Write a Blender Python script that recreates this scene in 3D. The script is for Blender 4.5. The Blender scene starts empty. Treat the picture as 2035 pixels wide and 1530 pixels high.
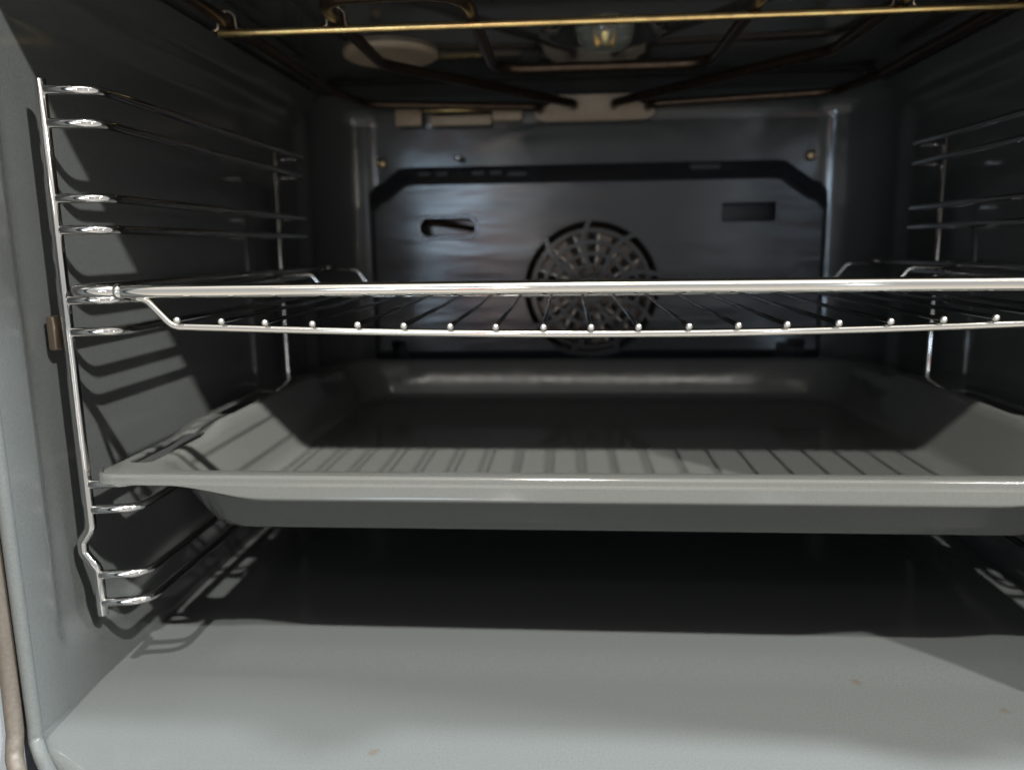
import bpy, bmesh, math, random
from mathutils import Vector, Matrix
from mathutils.noise import noise as pnoise

sc = bpy.context.scene
random.seed(7)
# Numbers below are metres measured from the camera's eye along the oven's own axes
# (x right, y into the oven, z up); SHIFT moves them so that the cavity floor's middle is the origin.
SHIFT = Vector((-0.024, -0.28, 0.206))
CX = 0.024                                  # middle of the cavity

# ------------------------------------------------------------------ camera
cam_d = bpy.data.cameras.new("camera")
cam = bpy.data.objects.new("camera", cam_d)
sc.collection.objects.link(cam)
right = Vector((0.99742881, 0.07026575, -0.01408868))
up = Vector((0.0014718, 0.1764665, 0.98430555))
back = Vector((0.07164915, -0.98179545, 0.17590936))
M = Matrix((right, up, back)).transposed().to_4x4()
M.translation = SHIFT
cam.matrix_world = M
cam_d.sensor_width = 36
cam_d.lens = 1530 / 2035 * 36
cam_d.clip_start = 0.01
cam_d.clip_end = 60
cam_d.dof.use_dof = True
cam_d.dof.focus_distance = 0.325
cam_d.dof.aperture_fstop = 7.5
sc.camera = cam

# ------------------------------------------------------------------ world and lamps (a shop, behind the camera)
w = bpy.data.worlds.new("World")
sc.world = w
w.use_nodes = True
nt = w.node_tree
bg = nt.nodes["Background"]
tc = nt.nodes.new("ShaderNodeTexCoord")
sp = nt.nodes.new("ShaderNodeSeparateXYZ")
cr = nt.nodes.new("ShaderNodeValToRGB")
mp = nt.nodes.new("ShaderNodeMapRange")
mp.inputs[1].default_value = -1
nt.links.new(tc.outputs["Generated"], sp.inputs[0])
nt.links.new(sp.outputs["Z"], mp.inputs[0])
nt.links.new(mp.outputs[0], cr.inputs[0])
e = cr.color_ramp.elements
e[0].position = 0.12; e[0].color = (1.05, 0.97, 0.86, 1)      # pale shop floor
e[1].position = 1.0; e[1].color = (1.6, 1.54, 1.42, 1)        # white ceiling
for p_, c_ in ((0.34, (0.70, 0.67, 0.62, 1)), (0.60, (0.52, 0.53, 0.55, 1)), (0.80, (0.85, 0.82, 0.76, 1))):
    m_ = cr.color_ramp.elements.new(p_); m_.color = c_
nt.links.new(cr.outputs[0], bg.inputs[0])
bg.inputs[1].default_value = 0.85


def lamp(name, kind, loc, target, power, color, size, size_y=None, spot=None):
    d = bpy.data.lights.new(name, kind)
    d.energy = power
    d.color = color
    if kind == 'AREA':
        d.shape = 'RECTANGLE' if size_y else 'DISK'
        d.size = size
        if size_y:
            d.size_y = size_y
    else:
        d.shadow_soft_size = size
    o = bpy.data.objects.new(name, d)
    sc.collection.objects.link(o)
    p = Vector(loc) + SHIFT
    o.location = p
    o.rotation_euler = (Vector(target) + SHIFT - p).to_track_quat('-Z', 'Y').to_euler()
    return o


WARM = (1.0, 0.965, 0.91)
lamp("ceiling_spot_right", 'POINT', (2.15, -1.55, 2.60), (0, .45, -.1), 1250, WARM, 0.045)
lamp("ceiling_spot_front", 'POINT', (-0.03, -2.00, 3.20), (0, .45, -.1), 1180, WARM, 0.045)
lamp("ceiling_downlight", 'AREA', (0.75, 0.185, 2.10), (-.1, .25, -.2), 94.0, (0.90, 0.975, 1.0), 0.10)
lamp("fill_lamp_right", 'AREA', (1.95, 0.09, 1.62), (-.22, .3, -.05), 130, (0.90, 0.975, 1.0), 0.18)  # added fill lamp that brightens the front of the left wall
lamp("reflection_strip_near", 'AREA', (0.2, -1.6, 2.3), (0, .3, 0), 5, (1, .95, .86), 2.4, 0.12)  # added strip lamp, gives the chrome something bright to reflect
lamp("reflection_strip_far", 'AREA', (-0.2, -3.4, 2.5), (0, .3, 0), 9, (1, .95, .86), 3.2, 0.15)  # second added strip for reflections in the chrome
lamp("shop_window", 'AREA', (-0.62, -2.6, 0.26), (0, .5, 0), 4.6, (0.60, 0.80, 1.0), 0.42, 0.22)
lamp("shop_window_low", 'AREA', (-0.86, -2.6, -0.22), (0, .5, 0), 4.0, (0.60, 0.80, 1.0), 0.22, 0.42)
lamp("reflection_lamp_edge", 'AREA', (-0.27, -2.6, 0.10), (0, .5, 0), 1.6, (1.0, 0.94, 0.86), 0.06, 1.0)  # added strip lamp for the warm band on panel and rear post
lamp("reflection_lamp_mid", 'AREA', (0.85, -2.6, 0.05), (0, .5, 0), 0.8, (0.70, 0.84, 1.0), 0.07, 1.2)  # added strip lamp for a bluish highlight on the rear post
lamp("reflection_lamp_right", 'AREA', (2.1, -2.4, 0.0), (0, .5, 0), 4, (1.0, 0.93, 0.80), 0.12, 1.5)  # added lamp for highlights on the rack posts
lamp("red_reflection_lamp", 'AREA', (-0.40, -2.6, -0.12), (0, .5, 0), 0.4, (1.0, 0.08, 0.05), 0.10, 0.4)  # red lamp added for the red reflection in the back panel

sc.view_settings.view_transform = 'Standard'
sc.view_settings.look = 'None'
sc.view_settings.gamma = 1
sc.view_settings.exposure = 0
sc.render.engine = 'CYCLES'
sc.cycles.use_denoising = True
sc.cycles.max_bounces = 10
sc.cycles.glossy_bounces = 6
sc.cycles.sample_clamp_indirect = 6


# ------------------------------------------------------------------ materials
def mat(name, color, rough, metal=0.0, speck=0.0, speck_scale=900, rough_var=0.0, bump=0.0, bump_scale=300,
        coat=0.0, spec=0.5, tint=None, smudge=0.0):
    m = bpy.data.materials.new(name)
    m.use_nodes = True
    n = m.node_tree.nodes
    L = m.node_tree.links
    b = n["Principled BSDF"]
    b.inputs["Roughness"].default_value = rough
    b.inputs["Metallic"].default_value = metal
    b.inputs["Specular IOR Level"].default_value = spec
    b.inputs["Coat Weight"].default_value = coat
    b.inputs["Coat Roughness"].default_value = 0.08
    t = n.new("ShaderNodeTexCoord")
    if speck or tint:
        a = n.new("ShaderNodeTexNoise"); a.inputs["Scale"].default_value = speck_scale
        a.inputs["Detail"].default_value = 2
        L.new(t.outputs["Object"], a.inputs["Vector"])
        r = n.new("ShaderNodeValToRGB")
        c2 = tint or tuple(c * (1 + speck) for c in color)
        c1 = tuple(c * (1 - speck) for c in color)
        r.color_ramp.elements[0].position = 0.32; r.color_ramp.elements[0].color = (*c1, 1)
        r.color_ramp.elements[1].position = 0.68; r.color_ramp.elements[1].color = (*c2, 1)
        L.new(a.outputs["Fac"], r.inputs[0])
        L.new(r.outputs[0], b.inputs["Base Color"])
    else:
        b.inputs["Base Color"].default_value = (*color, 1)
    if rough_var:
        a = n.new("ShaderNodeTexNoise"); a.inputs["Scale"].default_value = 22
        a.inputs["Detail"].default_value = 5
        L.new(t.outputs["Object"], a.inputs["Vector"])
        r = n.new("ShaderNodeMapRange")
        r.inputs[1].default_value = .3; r.inputs[2].default_value = .7
        r.inputs[3].default_value = max(0.02, rough - rough_var); r.inputs[4].default_value = rough + rough_var
        L.new(a.outputs["Fac"], r.inputs[0]); L.new(r.outputs[0], b.inputs["Roughness"])
    if bump:
        a = n.new("ShaderNodeTexNoise"); a.inputs["Scale"].default_value = bump_scale
        a.inputs["Detail"].default_value = 3
        L.new(t.outputs["Object"], a.inputs["Vector"])
        bp = n.new("ShaderNodeBump"); bp.inputs["Strength"].default_value = bump
        bp.inputs["Distance"].default_value = 0.001
        L.new(a.outputs["Fac"], bp.inputs["Height"]); L.new(bp.outputs[0], b.inputs["Normal"])
    return m


ENAMEL = mat("grey_enamel", (0.069, 0.074, 0.0735), 0.14, speck=0.08, speck_scale=1100, rough_var=0.05, bump=0.06, bump_scale=90)
ROOFEN = mat("roof_enamel", (0.060, 0.062, 0.062), 0.055, speck=0.10, speck_scale=1100, rough_var=0.02, bump=0.05, bump_scale=30, spec=0.9)
TRAYEN = mat("tray_enamel", (0.076, 0.079, 0.075), 0.115, speck=0.06, speck_scale=1300, rough_var=0.05, bump=0.05, bump_scale=110)
PANEL = mat("panel_enamel", (0.028, 0.030, 0.034), 0.19, metal=0.0, spec=0.6, speck=0.08, rough_var=0.04, bump=1.0, bump_scale=11)
BARCHROME = mat("bar_chrome", (0.82, 0.80, 0.76), 0.085, metal=1, rough_var=0.03)
WIRECHROME = mat("shaded_wire_chrome", (0.42, 0.44, 0.48), 0.05, metal=1)  # chrome darkened in its colour for the dim oven it reflects
CHROME = mat("chrome", (0.74, 0.73, 0.72), 0.045, metal=1, rough_var=0.03)
GOLD = mat("heat_tinted_steel", (0.95, 0.68, 0.30), 0.22, metal=1, rough_var=0.08, speck=0.18, speck_scale=120)
TUBE = mat("dark_element_tube", (0.085, 0.058, 0.040), 0.32, metal=0.85, speck=0.2, speck_scale=200)
CERAMIC = mat("ceramic", (0.50, 0.40, 0.29), 0.55, speck=0.08, speck_scale=300)
GASKET = mat("tan_gasket", (0.055, 0.046, 0.037), 0.6, speck=0.12, speck_scale=600, bump=0.10, bump_scale=700)
FRAME = mat("frame_enamel", (0.21, 0.23, 0.25), 0.3, speck=0.06)
STEEL = mat("plain_steel", (0.095, 0.080, 0.068), 0.30, metal=1, rough_var=0.1)
CLIP = mat("bronze_clip", (0.46, 0.37, 0.29), 0.3, metal=1, rough_var=0.08)
BRASS = mat("screw_brass", (0.55, 0.42, 0.25), 0.35, metal=1)
BLADE = mat("blade_steel", (0.55, 0.50, 0.43), 0.35, metal=0.8)
BEAD = mat("lit_wire_end_chrome", (0.85, 0.83, 0.80), 0.30, metal=1)  # chrome kept paler than the wires, for the light on their ends
RIM = mat("rolled_rim", (0.42, 0.45, 0.50), 0.25, metal=0.85)
DARK = mat("casing_and_slot_shade", (0.018, 0.018, 0.02), 0.5)  # dark casing, also stands in for the shade behind the panel slots
GLASS = mat("lamp_glass", (0.80, 0.86, 0.78), 0.12)
GLASS.node_tree.nodes["Principled BSDF"].inputs["Transmission Weight"].default_value = 0.85


def streak(m, scale, strength):
    """Replace a bump's noise coordinates by stretched ones (drawn, slightly wavy sheet)."""
    n, L = m.node_tree.nodes, m.node_tree.links
    b = [q for q in n if q.type == 'BUMP'][0]
    tex = b.inputs["Height"].links[0].from_node
    t = [q for q in n if q.type == 'TEX_COORD'][0]
    mp_ = n.new("ShaderNodeMapping"); mp_.inputs["Scale"].default_value = scale
    L.new(t.outputs["Object"], mp_.inputs["Vector"]); L.new(mp_.outputs[0], tex.inputs["Vector"])
    tex.inputs["Scale"].default_value = 1
    tex.inputs["Detail"].default_value = 2
    b.inputs["Strength"].default_value = strength


streak(PANEL, (9, 9, 42), 1.0)


def stain_floor():
    """Enamel with a few small brown food specks."""
    m = ENAMEL.copy(); m.name = "floor_enamel"
    n, L = m.node_tree.nodes, m.node_tree.links
    b = n["Principled BSDF"]
    src = b.inputs["Base Color"].links[0].from_socket
    t = n.new("ShaderNodeTexCoord")
    v = n.new("ShaderNodeTexVoronoi"); v.inputs["Scale"].default_value = 17
    v.inputs["Randomness"].default_value = 1
    L.new(t.outputs["Object"], v.inputs["Vector"])
    wn = n.new("ShaderNodeTexNoise"); wn.inputs["Scale"].default_value = 500
    L.new(t.outputs["Object"], wn.inputs["Vector"])
    ad = n.new("ShaderNodeMath"); ad.operation = 'MULTIPLY_ADD'
    ad.inputs[1].default_value = 0.06
    L.new(wn.outputs["Fac"], ad.inputs[0]); L.new(v.outputs["Distance"], ad.inputs[2])
    mr = n.new("ShaderNodeMapRange")
    mr.inputs[1].default_value = 0.055; mr.inputs[2].default_value = 0.085
    mr.inputs[3].default_value = 0.45; mr.inputs[4].default_value = 0.0
    L.new(ad.outputs[0], mr.inputs[0])
    mx = n.new("ShaderNodeMix"); mx.data_type = 'RGBA'
    L.new(mr.outputs[0], mx.inputs[0])
    L.new(src, mx.inputs[6]); mx.inputs[7].default_value = (0.060, 0.040, 0.020, 1)
    L.new(mx.outputs[2], b.inputs["Base Color"])
    return m


FLOORM = stain_floor()


# ------------------------------------------------------------------ helpers
def empty(name, base, label, cat, group=None):
    o = bpy.data.objects.new(name, None)
    sc.collection.objects.link(o)
    o.location = Vector(base) + SHIFT
    o.empty_display_size = 0.03
    o["base"] = list(base)
    o["label"] = label
    o["category"] = cat
    if group:
        o["group"] = group
    return o


def origin_of(p):
    while p.parent:
        p = p.parent
    return Vector(p["base"])


def part(name, bm, m, parent, smooth=True, label=None):
    base = origin_of(parent)
    bmesh.ops.recalc_face_normals(bm, faces=bm.faces)
    bmesh.ops.translate(bm, verts=bm.verts, vec=-base)
    me = bpy.data.meshes.new(name)
    bm.to_mesh(me); bm.free()
    if smooth:
        for p in me.polygons:
            p.use_smooth = True
        if smooth != 'all':
            me.set_sharp_from_angle(angle=math.radians(38))
    me.materials.append(m)
    o = bpy.data.objects.new(name, me)
    sc.collection.objects.link(o)
    o.parent = parent
    if label:
        o["label"] = label
    return o


def fillet(pts, r, n=6):
    """Polyline with its corners rounded to radius r."""
    pts = [Vector(p) for p in pts]
    out = [pts[0]]
    for i in range(1, len(pts) - 1):
        p, a, b = pts[i], pts[i - 1] - pts[i], pts[i + 1] - pts[i]
        rr = r[i - 1] if isinstance(r, (list, tuple)) else r
        ang = a.angle(b)
        if ang > math.pi - 0.02:
            out.append(p); continue
        d = min(rr / math.tan(ang / 2), a.length * 0.49, b.length * 0.49)
        p0, p1 = p + a.normalized() * d, p + b.normalized() * d
        for k in range(n + 1):
            t = k / n
            out.append(p0.lerp(p, t).lerp(p.lerp(p1, t), t))
    out.append(pts[-1])
    return out


def tube(bm, pts, r, seg=12, cap=True, dome=0.0, sx=1.0):
    pts = [Vector(p) for p in pts]
    rings = []
    nrm = None
    N = len(pts)
    path = [(p, 1.0) for p in pts]
    if dome:
        t0, t1 = (pts[1] - pts[0]).normalized(), (pts[-1] - pts[-2]).normalized()
        pre = [(pts[0] - t0 * dome * r * math.sin(a), math.cos(a)) for a in (1.35, .95, .5)]
        post = [(pts[-1] + t1 * dome * r * math.sin(a), math.cos(a)) for a in (.5, .95, 1.35)]
        path = pre + path + post
    P = [p for p, s in path]
    for i, (p, s) in enumerate(path):
        t = (P[min(i + 1, len(P) - 1)] - P[max(i - 1, 0)]).normalized()
        if nrm is None:
            nrm = t.orthogonal().normalized()
        else:
            nrm = (nrm - t * nrm.dot(t)).normalized()
        bn = t.cross(nrm)
        rr = r * s
        rings.append([bm.verts.new(p + nrm * rr * math.cos(2 * math.pi * k / seg) * sx + bn * rr * math.sin(2 * math.pi * k / seg))
                      for k in range(seg)])
    for a, b in zip(rings, rings[1:]):
        for k in range(seg):
            bm.faces.new((a[k], a[(k + 1) % seg], b[(k + 1) % seg], b[k]))
    if cap:
        bm.faces.new(rings[0]); bm.faces.new(rings[-1])
    return bm


def ball(bm, c, r, sub=2, s=(1, 1, 1)):
    g = bmesh.ops.create_icosphere(bm, subdivisions=sub, radius=r)
    for v in g['verts']:
        v.co = Vector((v.co.x * s[0], v.co.y * s[1], v.co.z * s[2])) + Vector(c)


def box(bm, lo, hi, bev=0.0):
    g = bmesh.ops.create_cube(bm, size=1)
    lo, hi = Vector(lo), Vector(hi)
    for v in g['verts']:
        v.co = Vector(((v.co.x + .5) * (hi.x - lo.x) + lo.x, (v.co.y + .5) * (hi.y - lo.y) + lo.y, (v.co.z + .5) * (hi.z - lo.z) + lo.z))
    if bev:
        es = list({ed for v in g['verts'] for ed in v.link_edges})
        bmesh.ops.bevel(bm, geom=es, offset=bev, segments=2, affect='EDGES', profile=0.5)


def grid(bm, f, nu, nv):
    vs = [[bm.verts.new(f(i / nu, j / nv)) for j in range(nv + 1)] for i in range(nu + 1)]
    for i in range(nu):
        for j in range(nv):
            bm.faces.new((vs[i][j], vs[i + 1][j], vs[i + 1][j + 1], vs[i][j + 1]))


def sstep(a, b, x):
    t = max(0, min(1, (x - a) / (b - a)))
    return t * t * (3 - 2 * t)


def cut(obj, cutters):
    """Carve closed bmeshes out of a finished part."""
    for bmc in cutters:
        base = origin_of(obj)
        bmesh.ops.recalc_face_normals(bmc, faces=bmc.faces)
        bmesh.ops.translate(bmc, verts=bmc.verts, vec=-base)
        me = bpy.data.meshes.new("cutter"); bmc.to_mesh(me); bmc.free()
        co = bpy.data.objects.new("cutter", me); sc.collection.objects.link(co)
        co.parent = obj.parent if obj.parent.type == 'EMPTY' else obj.parent.parent
        md = obj.modifiers.new("cut", 'BOOLEAN'); md.object = co; md.operation = 'DIFFERENCE'; md.solver = 'EXACT'
        bpy.context.view_layer.update()
        dg = bpy.context.evaluated_depsgraph_get()
        new = bpy.data.meshes.new_from_object(obj.evaluated_get(dg))
        obj.modifiers.clear()
        old = obj.data; obj.data = new; new.name = obj.name
        bpy.data.meshes.remove(old)
        bpy.data.objects.remove(co); bpy.data.meshes.remove(me)


def prism_y(outline, y0, y1):
    """Closed prism along y from an (x, z) outline."""
    bm = bmesh.new()
    a = [bm.verts.new((x, y0, z)) for x, z in outline]
    b = [bm.verts.new((x, y1, z)) for x, z in outline]
    n = len(a)
    bm.faces.new(a); bm.faces.new(b[::-1])
    for i in range(n):
        bm.faces.new((a[i], b[i], b[(i + 1) % n], a[(i + 1) % n]))
    return bm


def prism_z(outline, z0, z1):
    bm = bmesh.new()
    a = [bm.verts.new((x, y, z0)) for x, y in outline]
    b = [bm.verts.new((x, y, z1)) for x, y in outline]
    n = len(a)
    bm.faces.new(a); bm.faces.new(b[::-1])
    for i in range(n):
        bm.faces.new((a[i], b[i], b[(i + 1) % n], a[(i + 1) % n]))
    return bm


def rrect(x0, x1, z0, z1, r, n=6):
    out = []
    for cx, cz, a0 in ((x1 - r, z1 - r, 0), (x0 + r, z1 - r, 90), (x0 + r, z0 + r, 180), (x1 - r, z0 + r, 270)):
        for k in range(n + 1):
            a = math.radians(a0 + 90 * k / n)
            out.append((cx + r * math.cos(a), cz + r * math.sin(a)))
    return out


# ------------------------------------------------------------------ the oven
FLOOR_Z, ROOF_Z = -0.206, 0.1465
HW = 0.2525                     # half width at the flange
oven = empty("oven", (CX, 0.28, FLOOR_Z), "grey enamel oven cavity seen through its open front, fan grille in the back", "oven")

# floor with its rolled front edge and rounded front corners
bm = bmesh.new()
YF = 0.252


def floor_pt(u, v):
    x = (u - .5) * 2
    ax = abs(x)
    y0 = YF - .002 + 0.034 * max(0.0, (ax - 0.79) / 0.21) ** 1.1
    y = y0 + (0.748 - y0) * v ** 1.15
    d = y - y0
    z = FLOOR_Z - (0.006 * (1 - min(1, d / 0.008)) ** 2)
    z += 0.0018 * sstep(0.04, 0.07, y - 0.30) * sstep(0.03, 0.06, (1 - ax) * HW)   # faint raised field
    return Vector((CX + x * (HW + 0.003), y, z))


grid(bm, floor_pt, 64, 90)
part("floor_panel", bm, FLOORM, oven, smooth='all')


def side_wall(s):
    bm = bmesh.new()

    def f(u, v):
        y = 0.2845 + (0.70 - 0.2845) * u
        z = FLOOR_Z - 0.002 + (ROOF_Z - 0.012 - FLOOR_Z) * v
        rec = sstep(0.306, 0.318, y) * (1 - sstep(0.672, 0.69, y)) * sstep(-0.180, -0.168, z) * (1 - sstep(0.100, 0.112, z))
        x = HW + 0.0062 * rec
        x -= 0.012 * sstep(ROOF_Z - 0.03, ROOF_Z - 0.012, z) ** 2
        return Vector((CX + s * x, y, z))
    grid(bm, f, 110, 90)
    return part("side_wall", bm, ENAMEL, oven, smooth='all')


side_wall(-1); side_wall(1)

# roof with the well the lamp hangs in
bm = bmesh.new()


def roof_pt(u, v):
    x = (u - .5) * 2
    y = 0.3045 + (0.742 - 0.3045) * v
    z = ROOF_Z
    z -= 0.014 * sstep(0.90, 1.0, abs(x)) ** 2
    z -= 0.006 * 0
    z -= 0.010 * sstep(0.725, 0.742, y) ** 2
    dx, dy = CX + x * HW - 0.0265, y - 0.59
    z += 0.010 * (1 - sstep(0.030, 0.037, math.hypot(dx, y - .575)))
    return Vector((CX + x * (HW - 0.001), y, z))


grid(bm, roof_pt, 80, 80)
part("roof_panel", bm, ROOFEN, oven, smooth='all')

# back wall wraps round both rear corners
bm = bmesh.new()
RC = 0.050
plan = []
for s in (-1, 1):
    arc = []
    for k in range(15):
        a = math.pi / 2 * k / 14
        arc.append((CX + s * (HW - RC + RC * math.cos(a)), 0.70 + RC * math.sin(a)))
    plan += arc if s == -1 else arc[::-1]
nz = 40
rows = []
for j in range(nz + 1):
    z = FLOOR_Z - 0.001 + (ROOF_Z - 0.008 - FLOOR_Z) * j / nz
    rows.append([bm.verts.new((x, y - 0.012 * sstep(ROOF_Z - 0.03, ROOF_Z - 0.008, z) ** 2, z)) for x, y in plan])
for a, b in zip(rows, rows[1:]):
    for k in range(len(plan) - 1):
        bm.faces.new((a[k], a[k + 1], b[k + 1], b[k]))
part("back_wall", bm, ENAMEL, oven, smooth='all')

# rolled lip round the opening, gasket, outer frame
LX = 0.2512
lip = []
half = [(-LX, 0.283, 0.150), (-LX, 0.283, -0.197), (-LX + .0004, 0.2820, -0.2045), (-LX + .0060, 0.2770, -0.2085),
        (-LX + .0200, 0.2640, -0.2095), (-LX + .0360, 0.2535, -0.2095), (-LX + .052, 0.2485, -0.2095), (-LX + .08, 0.2480, -0.2095)]
half = [Vector(p) for p in half]
leftp = []
for a, b in zip(half, half[1:]):
    n_ = 10 if (b - a).length > .1 else 3
    leftp += [a.lerp(b, k / n_) for k in range(n_)]
leftp.append(half[-1])
full = [Vector((CX + p.x, p.y, p.z)) for p in leftp] + [Vector((CX - p.x, p.y, p.z)) for p in reversed(leftp)]
bm = bmesh.new(); tube(bm, full, 0.0029, 14); part("front_lip", bm, ENAMEL, oven, smooth='all')
gp = []
for p in full:
    s = -1 if p.x < CX else 1
    drop = sstep(-0.190, -0.209, p.z)
    gp.append(Vector((p.x + s * 0.0062 * (1 - .2 * drop), p.y - 0.0025 - 0.0050 * drop, p.z - 0.0040 * drop)))
bm = bmesh.new(); tube(bm, gp, 0.0034, 12); part("gasket", bm, GASKET, oven, smooth='all')
bm = bmesh.new()
fr_in, fr_out = [], []
for p in full:
    s = -1 if p.x < CX else 1
    drop = sstep(-0.190, -0.209, p.z)
    fr_in.append(Vector((p.x + s * 0.0085 * (1 - .3 * drop), p.y - 0.003, p.z - 0.016 * drop)))
    fr_out.append(Vector((p.x + s * 0.055 * (1 - .3 * drop), p.y - 0.001, p.z - 0.06 * drop)))
vi = [bm.verts.new(p) for p in fr_in]; vo = [bm.verts.new(p) for p in fr_out]
vi2 = [bm.verts.new(p + Vector((0, .02, 0))) for p in fr_in]
vo2 = [bm.verts.new(p + Vector((0, .02, 0))) for p in fr_out]
for k in range(len(vi) - 1):
    bm.faces.new((vi[k], vi[k + 1], vo[k + 1], vo[k]))
    bm.faces.new((vi[k], vi2[k], vi2[k + 1], vi[k + 1]))
    bm.faces.new((vo[k], vo[k + 1], vo2[k + 1], vo2[k]))
    bm.faces.new((vi2[k], vo2[k], vo2[k + 1], vi2[k + 1]))
part("front_frame", bm, FRAME, oven)
# unseen fascia, added as the opening's top edge to shade the rear of the cavity
bm = bmesh.new()
box(bm, (CX - 0.30, 0.2970, ROOF_Z + 0.0020), (CX + 0.30, 0.3040, ROOF_Z + 0.14), 0.002)
part("shading_fascia", bm, FRAME, oven)
bm = bmesh.new()
for lo, hi in (((CX - .30, .281, FLOOR_Z - .09), (CX - .262, .80, ROOF_Z + .14)), ((CX + .262, .281, FLOOR_Z - .09), (CX + .30, .80, ROOF_Z + .14)),
               ((CX - .262, .281, ROOF_Z + .014), (CX + .262, .80, ROOF_Z + .14)), ((CX - .262, .30, FLOOR_Z - .09), (CX + .262, .80, FLOOR_Z - .012)),
               ((CX - .262, .765, FLOOR_Z - .012), (CX + .262, .80, ROOF_Z + .014))):
    box(bm, lo, hi)
part("outer_casing", bm, DARK, oven, smooth=False)

for x in (.045, .255):  # unseen knobs, added to cast soft shadows on the front floor
    bm = bmesh.new()
    tube(bm, [(x, .2975, .205), (x, .287, .205), (x, .272, .205)], .021, 32)
    bmesh.ops.bevel(bm, geom=[e_ for e_ in bm.edges if len(e_.link_faces) == 2 and e_.calc_face_angle(0) > 1], offset=.002, segments=2, affect='EDGES')
    box(bm, (x - .003, .266, .186), (x + .003, .2725, .224), .001)
    part("shadow_knob", bm, STEEL, oven)

# fan cover panel in the back
PY = 0.715
X0, X1, ZT, ZB = -0.1805, 0.2295, 0.0495, -0.098


def outline(g, zt, zb):
    x0, x1 = X0 - g, X1 + g
    pts = [(x0, zb), (x0, zt - 0.013), (x0 + 0.007, zt - 0.006), (x0 + 0.013, zt - 0.004), (x0 + 0.030, zt + 0.009), (x0 + 0.038, zt + 0.010),
           (x1 - 0.046, zt + 0.010), (x1 - 0.038, zt + 0.009), (x1 - 0.014, zt - 0.008), (x1 - 0.007, zt - 0.010), (x1, zt - 0.018), (x1, zb)]
    return [(p[0], p[1]) for p in pts]


bm = bmesh.new()
loops = []
for g, y, dz in ((-0.004, PY, -.003), (-0.001, PY + 0.0012, -.001), (0.002, PY + 0.005, 0.002), (0.006, PY + 0.020, 0.0150), (0.007, PY + 0.030, .0155)):
    loops.append([bm.verts.new((x, y, z)) for x, z in outline(g, ZT + dz, ZB - (dz if dz > 0 else dz))])
bm.faces.new(loops[0])
for a, b in zip(loops, loops[1:]):
    for k in range(len(a)):
        bm.faces.new((a[k], a[(k + 1) % len(a)], b[(k + 1) % len(a)], b[k]))
bm.faces.new(loops[-1][::-1])
panel = part("back_panel", bm, PANEL, oven)
FC = (0.0221, -0.0390)
FR = 0.0620
circ = [(FC[0] + FR * math.cos(2 * math.pi * k / 64), FC[1] + FR * math.sin(2 * math.pi * k / 64)) for k in range(64)]
cuts = [prism_y([(x * 1, z) for x, z in [(X0 + .004, ZB + .004), (X1 - .004, ZB + .004), (X1 - .004, ZT - .022), (X1 - .03, ZT - .0), (X0 + .03, ZT - .0), (X0 + .004, ZT - .02)]], PY + 0.0022, PY + 0.06),
        prism_y(circ, PY - .02, PY + .02),
        prism_y(rrect(-0.1348, -0.0836, 0.0110, 0.0265, 0.0076, 8), PY - .02, PY + .02),
        prism_y(rrect(0.1377, 0.1850, 0.0195, 0.0365, 0.002, 3), PY - .02, PY + .02)]
for x0, x1, z0, z1 in ((-.138, -.126, .0655, .0695), (-.121, -.110, .0655, .0695), (-.088, -.076, .0655, .0695), (-.071, -.060, .0655, .0695), (-.055, -.037, .0640, .068), (.1110, .1380, .0665, .0725)):
    cuts.append(prism_y(rrect(x0, x1, z0, z1, .001, 2), PY - .02, PY + .028))
for x0, x1 in ((-.166, -.150), (.190, .216)):
    cuts.append(prism_y(rrect(x0, x1, -.13, -.085, .002, 2), PY - .02, PY + .028))
cut(panel, cuts)
for p in panel.data.polygons:
    p.use_smooth = p.normal.y > -0.995
panel.data.set_sharp_from_angle(angle=math.radians(14))

# rolled rim round the left slot
bm = bmesh.new()
st = rrect(-0.1362, -0.0822, 0.0096, 0.0279, 0.0090, 8)
ring = [Vector((x, PY - 0.0004, z)) for x, z in st]
tube(bm, ring + [ring[0], ring[1]], 0.0017, 8, cap=False)
part("slot_rim", bm, RIM, panel, smooth='all')

bm = bmesh.new(); box(bm, (X0 + .030, PY + .0155, .050), (X1 - .042, PY + .0170, .0705))  # dark sheet added for the shade behind the small top slots
part("slot_shade_sheet", bm, DARK, panel)
# dark sheet added for the shade behind the right slot
bm = bmesh.new(); box(bm, (0.134, PY + .012, .016), (0.188, PY + .016, .040), .001)
part("slot_shade_sheet", bm, DARK, panel)

# grille: rings and swept spokes
bm = bmesh.new()


def flat_ring(bm, r0, r1, y0, y1, n=72, a0=0, a1=2 * math.pi):
    rows = []
    full_ = abs(a1 - a0 - 2 * math.pi) < 1e-6
    m = n if full_ else n + 1
    for k in range(m):
        a = a0 + (a1 - a0) * k / n
        rows.append([bm.verts.new((FC[0] + r * math.cos(a), y, FC[1] + r * math.sin(a))) for r, y in ((r0, y1), (r0 + .0004, y0), (r1 - .0004, y0), (r1, y1))])
    for k in range(n):
        a, b = rows[k], rows[(k + 1) % m]
        for q in range(4):
            bm.faces.new((a[q], a[(q + 1) % 4], b[(q + 1) % 4], b[q]))


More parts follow.
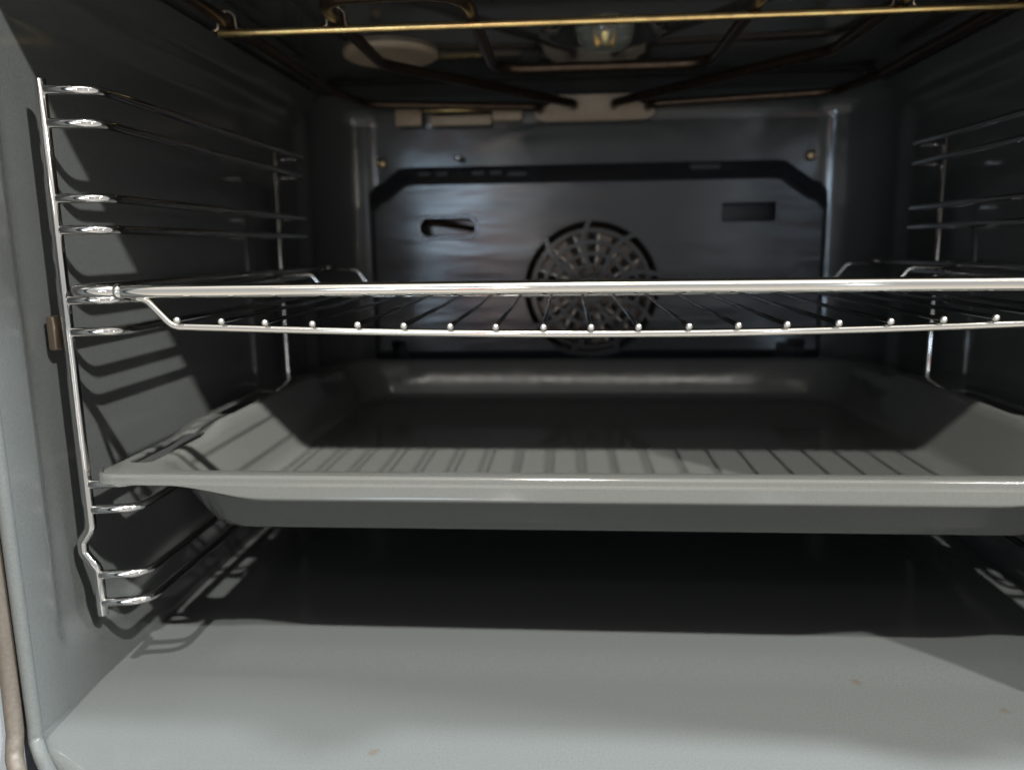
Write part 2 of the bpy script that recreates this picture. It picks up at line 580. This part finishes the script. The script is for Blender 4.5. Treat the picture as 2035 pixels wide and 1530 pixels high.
for r0, r1 in ((.0612, .0635), (.0512, .0555), (.0406, .0450), (.0302, .0345), (.0200, .0240), (.0040, .0130)):
    flat_ring(bm, r0, r1, PY - .0006, PY + .0025)
for k in range(9):
    a = math.radians(92 + 40 * k)
    pts = []
    for q in range(9):
        r = 0.0135 + (0.0615 - 0.0135) * q / 8
        aa = a + 0.16 * math.sin(q / 8 * math.pi)
        pts.append((r, aa))
    prev = None
    for r, aa in pts:
        hw = 0.0028
        cx, cz = FC[0] + r * math.cos(aa), FC[1] + r * math.sin(aa)
        tx, tz = -math.sin(aa), math.cos(aa)
        cur = [bm.verts.new((cx + d * tx * hw, y, cz + d * tz * hw)) for d, y in ((-1, PY + .0018), (-.8, PY - .0012), (.8, PY - .0012), (1, PY + .0018))]
        if prev:
            for q in range(4):
                bm.faces.new((prev[q], prev[(q + 1) % 4], cur[(q + 1) % 4], cur[q]))
        prev = cur
part("fan_grille", bm, PANEL, panel)
for x, z, yy in ((-0.1689 * 1.04, 0.0768 * 1.04, 0.748), (0.2143 * 1.04, 0.0758 * 1.04, 0.748)):
    bm = bmesh.new()
    ball(bm, (x, yy - .001, z), 0.0048, 3, (1, .55, 1))
    box(bm, (x - .0035, yy - .0042, z - .0005), (x + .0035, yy - .0030, z + .0005))
    part("screw", bm, BRASS, oven)

bm = bmesh.new(); ball(bm, (-.1005, .7325, .0825), .0036, 3, (1, .8, .8)); part("bolt_head", bm, CHROME, oven)
# fan wheel and ring heater behind the grille
fan = None
bm = bmesh.new()
flat_ring(bm, .010, .0125, .7235, .742, 32)
fan = part("fan_wheel", bm, STEEL, oven)
bm = bmesh.new(); flat_ring(bm, .0125, .054, .7405, .7425, 48); part("fan_disc", bm, STEEL, fan)
for k in range(14):
    bm = bmesh.new()
    a = 2 * math.pi * k / 14
    c, s = math.cos(a), math.sin(a)
    def loc(r, t, y):
        return Vector((FC[0] + r * c - t * s, y, FC[1] + r * s + t * c))
    q = [loc(.022, 0, .7245), loc(.050, .004, .7245), loc(.050, .0120, .7400), loc(.022, .0060, .7400)]
    q2 = [loc(.022, .0010, .7245), loc(.050, .005, .7245), loc(.050, .0130, .7400), loc(.022, .0070, .7400)]
    va = [bm.verts.new(p) for p in q]; vb = [bm.verts.new(p) for p in q2]
    bm.faces.new(va); bm.faces.new(vb[::-1])
    for i in range(4):
        bm.faces.new((va[i], va[(i + 1) % 4], vb[(i + 1) % 4], vb[i]))
    part("blade", bm, BLADE, fan, smooth=False)
bm = bmesh.new()
tube(bm, [(FC[0] + .057 * math.cos(a), .733, FC[1] + .057 * math.sin(a)) for a in [2 * math.pi * k / 48 for k in range(50)]], .0032, 8, cap=False)
tube(bm, fillet([(-.135, .733, .026), (-.09, .733, .018), (-.06, .733, .012), (-.035, .733, -.02)], .02), .0032, 8)
part("ring_heater", bm, TUBE, oven)

# grill: two looped tubes hung from a rod under the roof
TZ = 0.1235
bm = bmesh.new()
L_ = fillet([(CX - .048, .745, .1215), (CX - .048, .712, .1215), (CX - .20, .690, TZ), (CX - .210, .62, TZ), (CX - .210, .34, TZ), (CX + .210, .34, TZ), (CX + .210, .62, TZ), (CX + .20, .690, TZ), (CX + .048, .712, .1215), (CX + .048, .745, .1215)],
            [.01, .03, .03, .03, .03, .03, .03, .01], 8)
tube(bm, L_, .0034, 12)
part("grill_element", bm, TUBE, oven, smooth='all')
bm = bmesh.new()
L_ = fillet([(CX - .018, .745, .124), (CX - .018, .715, .124), (CX - .105, .600, TZ), (CX - .149, .545, TZ), (CX - .149, .402, TZ), (CX - .075, .402, TZ), (CX - .075, .572, TZ), (CX + .075, .572, TZ), (CX + .075, .402, TZ),
             (CX + .149, .402, TZ), (CX + .149, .545, TZ), (CX + .105, .600, TZ), (CX + .018, .715, .124), (CX + .018, .745, .124)],
            [.012, .06, .03, .025, .025, .025, .025, .025, .025, .03, .06, .012], 8)
tube(bm, L_, .0036, 12)
part("grill_element", bm, TUBE, oven, smooth='all')
bm = bmesh.new()
RZ = 0.1225 - .0048
tube(bm, [(-.1905 + .44 * k / 20, 0.4385, RZ) for k in range(21)], .0021, 14, dome=.5)
rod = part("support_rod", bm, GOLD, oven, smooth='all')
for x in (CX - .210, CX - .149, CX + .149, CX + .210):
    bm = bmesh.new()
    for s in (-1, 1):
        tube(bm, fillet([(x + s * .009, .4385, RZ + .0014), (x + s * .0052, .4385, RZ + .002), (x + s * .0046, .4385, TZ + .003), (x + s * .002, .4385, TZ + .0052), (x, .4385, TZ + .0056)], .002, 4), .0009, 8)
    part("clip", bm, CLIP, rod, smooth='all')

# ceramic connector on the back wall and the temperature probe beside it
bm = prism_y([(-.0290, .1175), (-.0262, .1135), (-.020, .1120), (.069, .1120), (.0755, .1135), (.0790, .1175), (.078, .1215), (.064, .1260), (.058, .1345), (-.008, .1345), (-.014, .1265), (-.028, .1215)], .731, .742)
bmesh.ops.bevel(bm, geom=bm.edges[:], offset=.0008, segments=2, affect='EDGES')
part("connector_plate", bm, CERAMIC, oven)
bm = bmesh.new(); tube(bm, [(-.133, .729, .1235), (-.069, .729, .1235)], .0016, 12, dome=1)
probe = part("temperature_probe", bm, GOLD, oven)
for x0, x1, z0, z1 in ((-.158, -.134, .1115, .1260), (-.1255, -.069, .1110, .1195), (-.068, -.041, .1140, .1235)):
    bm = bmesh.new(); box(bm, (x0, .733, z0), (x1, .742, z1), .001)
    part("bracket", bm, CERAMIC, probe)

# lamp cover and round plate on the roof
bm = bmesh.new()
prof = [(0.0, -.030), (.008, -.0295), (.014, -.027), (.018, -.022), (.0195, -.014), (.020, -.004), (.0235, -.003), (.0235, .0)]
N = 40
rows = []
for r, z in prof[1:]:
    rows.append([bm.verts.new((.0265 + r * (1 + .025 * math.cos(10 * 2 * math.pi * k / N)) * math.cos(2 * math.pi * k / N), .575 + r * math.sin(2 * math.pi * k / N), ROOF_Z + .009 + z * .72)) for k in range(N)])
for a, b in zip(rows, rows[1:]):
    for k in range(N):
        bm.faces.new((a[k], a[(k + 1) % N], b[(k + 1) % N], b[k]))
bm.faces.new(rows[0]); bm.faces.new(rows[-1][::-1])
lampc = part("lamp_cover", bm, GLASS, oven, smooth='all')
bm = bmesh.new()
tube(bm, [(.0215, .575, ROOF_Z + .006), (.0215, .575, ROOF_Z - .008)], .0012, 8)
tube(bm, [(.0315, .575, ROOF_Z + .006), (.0315, .575, ROOF_Z - .008)], .0012, 8)
ball(bm, (.0265, .575, ROOF_Z + .001), .005, 2, (1, 1, 1.2))
part("bulb", bm, GOLD, lampc)
bm = bmesh.new()
prof = [(.0, -.0035), (.026, -.0035), (.0305, -.0042), (.0335, -.0042), (.0355, -.0030), (.036, .002)]
rows = []
N = 48
for r, z in prof[1:]:
    rows.append([bm.verts.new((-.1335 + r * math.cos(2 * math.pi * k / N), .612 + r * math.sin(2 * math.pi * k / N), ROOF_Z + z)) for k in range(N)])
for a, b in zip(rows, rows[1:]):
    for k in range(N):
        bm.faces.new((a[k], a[(k + 1) % N], b[(k + 1) % N], b[k]))
bm.faces.new(rows[0])
part("roof_plate", bm, CERAMIC, oven)

# bronze clips that hold the side racks
for s in (-1, 1):
    bm = bmesh.new()
    x = CX + s * .2540
    box(bm, (x - .0020, .3270, -.0428), (x + .0020, .3330, -.0272), .0012)
    part("rack_clip", bm, CLIP, oven)

# ------------------------------------------------------------------ side racks
RAIL_Z = [.0686, .0549, .0236, .0101, -.0205, -.0346, -.1052, -.1176, -.1498, -.1637]


def side_rack(s, label):
    X = lambda d: CX + s * d          # d = distance outward from the middle
    t = empty("side_rack", (X(.247), .33, -.1695), label, "side rack", "chromed racks on the side walls")
    PX, PYF, PYB = .2468, .3290, .591
    bm = bmesh.new()
    pts = fillet([(X(PX), PYF, .0728), (X(PX), PYF, -.1265), (X(PX + .0052), PYF, -.1335), (X(PX + .0052), PYF, -.1390), (X(PX - .0008), PYF, -.1470), (X(PX - .001), PYF, -.1700)], [.006, .004, .004, .006], 6)
    tube(bm, pts, .0024, 16, dome=.3)
    part("front_post", bm, CHROME, t, smooth='all')
    bm = bmesh.new()
    tube(bm, fillet([(X(PX - .001), PYB, .0750), (X(PX - .001), PYB, -.158), (X(PX + .0055), PYB + .004, -.17)], .006), .00205, 14, dome=.3)
    part("back_post", bm, CHROME, t, smooth='all')
    for z in RAIL_Z:
        bm = bmesh.new()
        RX = .2245
        pts = fillet([(X(PX - .0025), PYF - .0004, z), (X(RX), PYF + .0030, z), (X(RX), PYF + .02, z), (X(RX), .40, z), (X(RX), .50, z), (X(RX), PYB + .006, z), (X(PX + .002), PYB + .006, z)],
                     [.012, .01, .01, .01, .010], 8)
        tube(bm, pts, .0021, 14, dome=.6)
        ball(bm, (X(PX - .0030), PYF - .0002, z), .0021, 2)
        part("rail", bm, CHROME, t, smooth='all')
    return t


side_rack(-1, "chrome ladder rack on the left wall, its front post wholly in view")
side_rack(1, "chrome ladder rack on the dark right wall, only its rear post in view")

# ------------------------------------------------------------------ wire shelf
shelf = empty("wire_shelf", (CX, .316, -.018), "chrome wire shelf with thick front bar, on the rails above the grey tray", "oven shelf")
GZ = -.0158
HX = .2365
bm = bmesh.new()
fy = lambda x: .316 - .010 * sstep(-.02, .26, x) * 1.0
pts = [(-.1895 + (HX * 2 - .045) * k / 24, 0, 0) for k in range(25)]
pts = [(x, fy(x), GZ - .0004) for x, _, _ in pts]
tube(bm, pts, .00295, 20, dome=.4)
bar = part("front_bar", bm, BARCHROME, shelf, smooth='all')
bm = bmesh.new(); tube(bm, [(-.1905, .316, GZ - .0004), (-.1885, .316, GZ - .0004)], .0034, 20, dome=.3)
part("end_collar", bm, CHROME, bar, smooth='all')
for s in (-1, 1):
    bm = bmesh.new()
    tube(bm, fillet([(CX + s * .205, fy(CX + s * .2), GZ), (CX + s * (HX - .001), fy(CX + s * .2) , GZ), (CX + s * (HX - .001), .340, GZ), (CX + s * (HX - .001), .66, GZ), (CX + s * .225, .665, GZ)], [.009, .01, .008], 8), .0026, 16)
    part("side_bar", bm, CHROME, shelf, smooth='all')
DX = .1925                                   # where the bars bend down
for y, zz, bow in ((.3165, -.0312, .0042), (.533, -.0312, .001), (.650, -.0312, .001)):
    bm = bmesh.new()
    mid = [(CX + (DX - .004) * (k / 10 - 1), y, zz - bow * math.sin(math.pi / 2 * k / 10) ** 1.0) for k in range(1, 20)]
    pts = [(CX - HX + .002 if y > .32 else CX - DX - .016, y, GZ - (.0012 if y > .32 else .0035)), (CX - DX - .010, y, GZ - (.0012 if y > .32 else .0035)), (CX - DX + .001, y, zz)] + mid + \
          [(CX + DX - .001, y, zz), (CX + DX + .010, y, GZ - (.0012 if y > .32 else .0035)), (CX + HX - .002 if y > .32 else CX + DX + .016, y, GZ - (.0012 if y > .32 else .0035))]
    tube(bm, fillet(pts, [.006, .008] + [.0] * 0 + [.01] * len(mid) + [.008, .006], 5), .00162, 14)
    part("cross_bar", bm, BARCHROME if y < .32 else CHROME, shelf, smooth='all')
WX = [-.1642, -.1450, -.1262, -.1060, -.0869, -.0675, -.0481, -.0293, -.0097, .0096, .0288, .0490, .0685, .0876, .1077, .1276, .1477, .1674, .1872, .2065]
for i, x in enumerate(WX):
    zb = -.0312 + .0030 - .0042 * math.sin(math.pi * max(0, min(1, (x + .166) / .38)))
    bm = bmesh.new()
    sag = random.uniform(-.0002, .0002)
    tube(bm, [(x, .3140, zb), (x, .42, zb * .75 - .0288 * .25), (x, .533, -.0282 + sag), (x, .652, -.0282)], .00098, 10, dome=1.0)
    wire = part("wire", bm, WIRECHROME, shelf, smooth='all')
    bm = bmesh.new(); ball(bm, (x, .3138, zb), .00142, 3)
    part("wire_end", bm, BEAD, wire, smooth='all')

# ------------------------------------------------------------------ baking tray
TX, TY0, TY1, TZR = .2430, .3245, .699, -.1000
tray = empty("baking_tray", (CX, .33, -.138), "deep grey enamel baking tray with a flared front rim, slid in below the wire shelf", "baking tray")


def rloop(dx0, dyf, dyb, z, r, bump=0, n=10, m=8):
    """Rounded rectangle inset dx0 at the sides, dyf in front, dyb behind; sides get extra points."""
    x0, x1, y0, y1 = CX - TX + dx0, CX + TX - dx0, TY0 + dyf, TY1 - dyb
    pts = []
    for cx, cy, a0 in ((x1 - r, y1 - r, 0), (x0 + r, y1 - r, 90), (x0 + r, y0 + r, 180), (x1 - r, y0 + r, 270)):
        for k in range(n + 1):
            a = math.radians(a0 + 90 * k / n)
            pts.append((cx + r * math.cos(a), cy + r * math.sin(a)))
    out = []
    for i, p in enumerate(pts):
        q = pts[(i + 1) % len(pts)]
        out.append(p)
        if i % (n + 1) == n:
            nn = 30 if i // (n + 1) in (1, 3) else 10
            for k in range(1, nn):
                out.append((p[0] + (q[0] - p[0]) * k / nn, p[1] + (q[1] - p[1]) * k / nn))
    res = []
    for x, y in out:
        b = bump * sstep(.398, .424, y) * (1 - sstep(.58, .61, y)) * (1 if abs(x - CX) > TX - .055 else 0)
        res.append((x, y, z + b))
    return res


bm = bmesh.new()
TH = .0012
top = [(0.0012, .0012, .0012, TZR - .0042, .010, .0042), (0.0, 0, 0, TZR - .0022, .011, .0042), (0.0006, .0006, .0006, TZR - .0006, .0108, .0042), (.0022, .0022, .0022, TZR, .010, .0042),
       (.0190, .0100, .0085, TZR, .022, .0042), (.0215, .0122, .0105, TZR - .0008, .024, .0034), (.0235, .0140, .0120, TZR - .0032, .026, .001),
       (.0360, .0240, .0190, -.1275, .026, 0), (.0380, .0260, .0205, -.1312, .027, 0), (.0415, .030, .0240, -.1334, .028, 0), (.047, .036, .030, -.1340, .028, 0)]
bot = [(.047, .036, .030, -.1340 - TH, .028, 0), (.0405, .029, .0230, -.1334 - TH, .028, 0), (.0368, .0250, .0195, -.1314 - TH, .027, 0), (.0348, .0228, .0180, -.1275 - TH * .5, .026, 0),
       (.0223, .0130, .0110, TZR - .0037, .026, .001), (.0200, .0115, .0095, TZR - .0018, .024, .0034), (.0175, .0085, .007, TZR - TH, .022, .0042), (.0030, .0030, .0030, TZR - TH, .0095, .0042), (.0022, .0022, .0022, TZR - .0020, .010, .0042), (.0022, .0022, .0022, TZR - .0042, .0098, .0042)]
loops = [[bm.verts.new(p) for p in rloop(*a)] for a in top + bot]
n = len(loops[0])
for a, b in zip(loops, loops[1:] + loops[:1]):
    if a is loops[len(top) - 1]:
        bm.faces.new(a); bm.faces.new(b[::-1]); continue
    for k in range(n):
        bm.faces.new((a[k], a[(k + 1) % n], b[(k + 1) % n], b[k]))
body = part("tray_body", bm, TRAYEN, tray, smooth='all')
# slots punched through the rim
cuts = []
for s in (-1, 1):
    for y0, y1, d0, d1 in ((.347, .405, .0062, .0182), (.438, .514, .0062, .0182)):
        x0, x1 = CX + s * (TX - d0), CX + s * (TX - d1)
        a, b = min(x0, x1), max(x0, x1)
        o = rrect(a, b, y0, y1, .003, 4)
        cuts.append(prism_z(o, TZR - .006, TZR + .012))
cut(body, cuts)
for p in body.data.polygons:
    p.use_smooth = True
body.data.set_sharp_from_angle(angle=math.radians(50))
# flared apron of the front rim
bm = bmesh.new()


def apron(u, v, off):
    x = (u - .5) * 2
    ax = abs(x)
    depth = .0048 + .0070 * (1 - sstep(.66, .85, ax))
    yy = TY0 - .0010 + .0112 * max(0, (ax - .965) / .035) ** 2.2
    prof = [(.0016, .0014), (.0006, .0006), (0, -.0008), (-.0006, -.0042)]
    q = v * 8
    if q < 3:
        i = int(q); f_ = q - i
        py = prof[i][0] + (prof[i + 1][0] - prof[i][0]) * f_
        pz = prof[i][1] + (prof[i + 1][1] - prof[i][1]) * f_
    else:
        f_ = (q - 3) / 5
        py = -.0006 - .0022 * f_ * (1 - sstep(.62, .85, ax)) + .0016 * sstep(.75, 1, f_)
        pz = -.0028 - (depth - .0042) * f_
    return Vector((CX + x * (TX - .0004), yy + py + off * .0011, TZR - .0006 + pz - off * .0002))


for off in (0, 1):
    grid(bm, lambda u, v: apron(u, v, off), 120, 16)
bmesh.ops.remove_doubles(bm, verts=bm.verts, dist=1e-6)
bd = [ed for ed in bm.edges if ed.is_boundary]
bmesh.ops.bridge_loops(bm, edges=bd)
part("front_rim", bm, TRAYEN, tray, smooth='all')
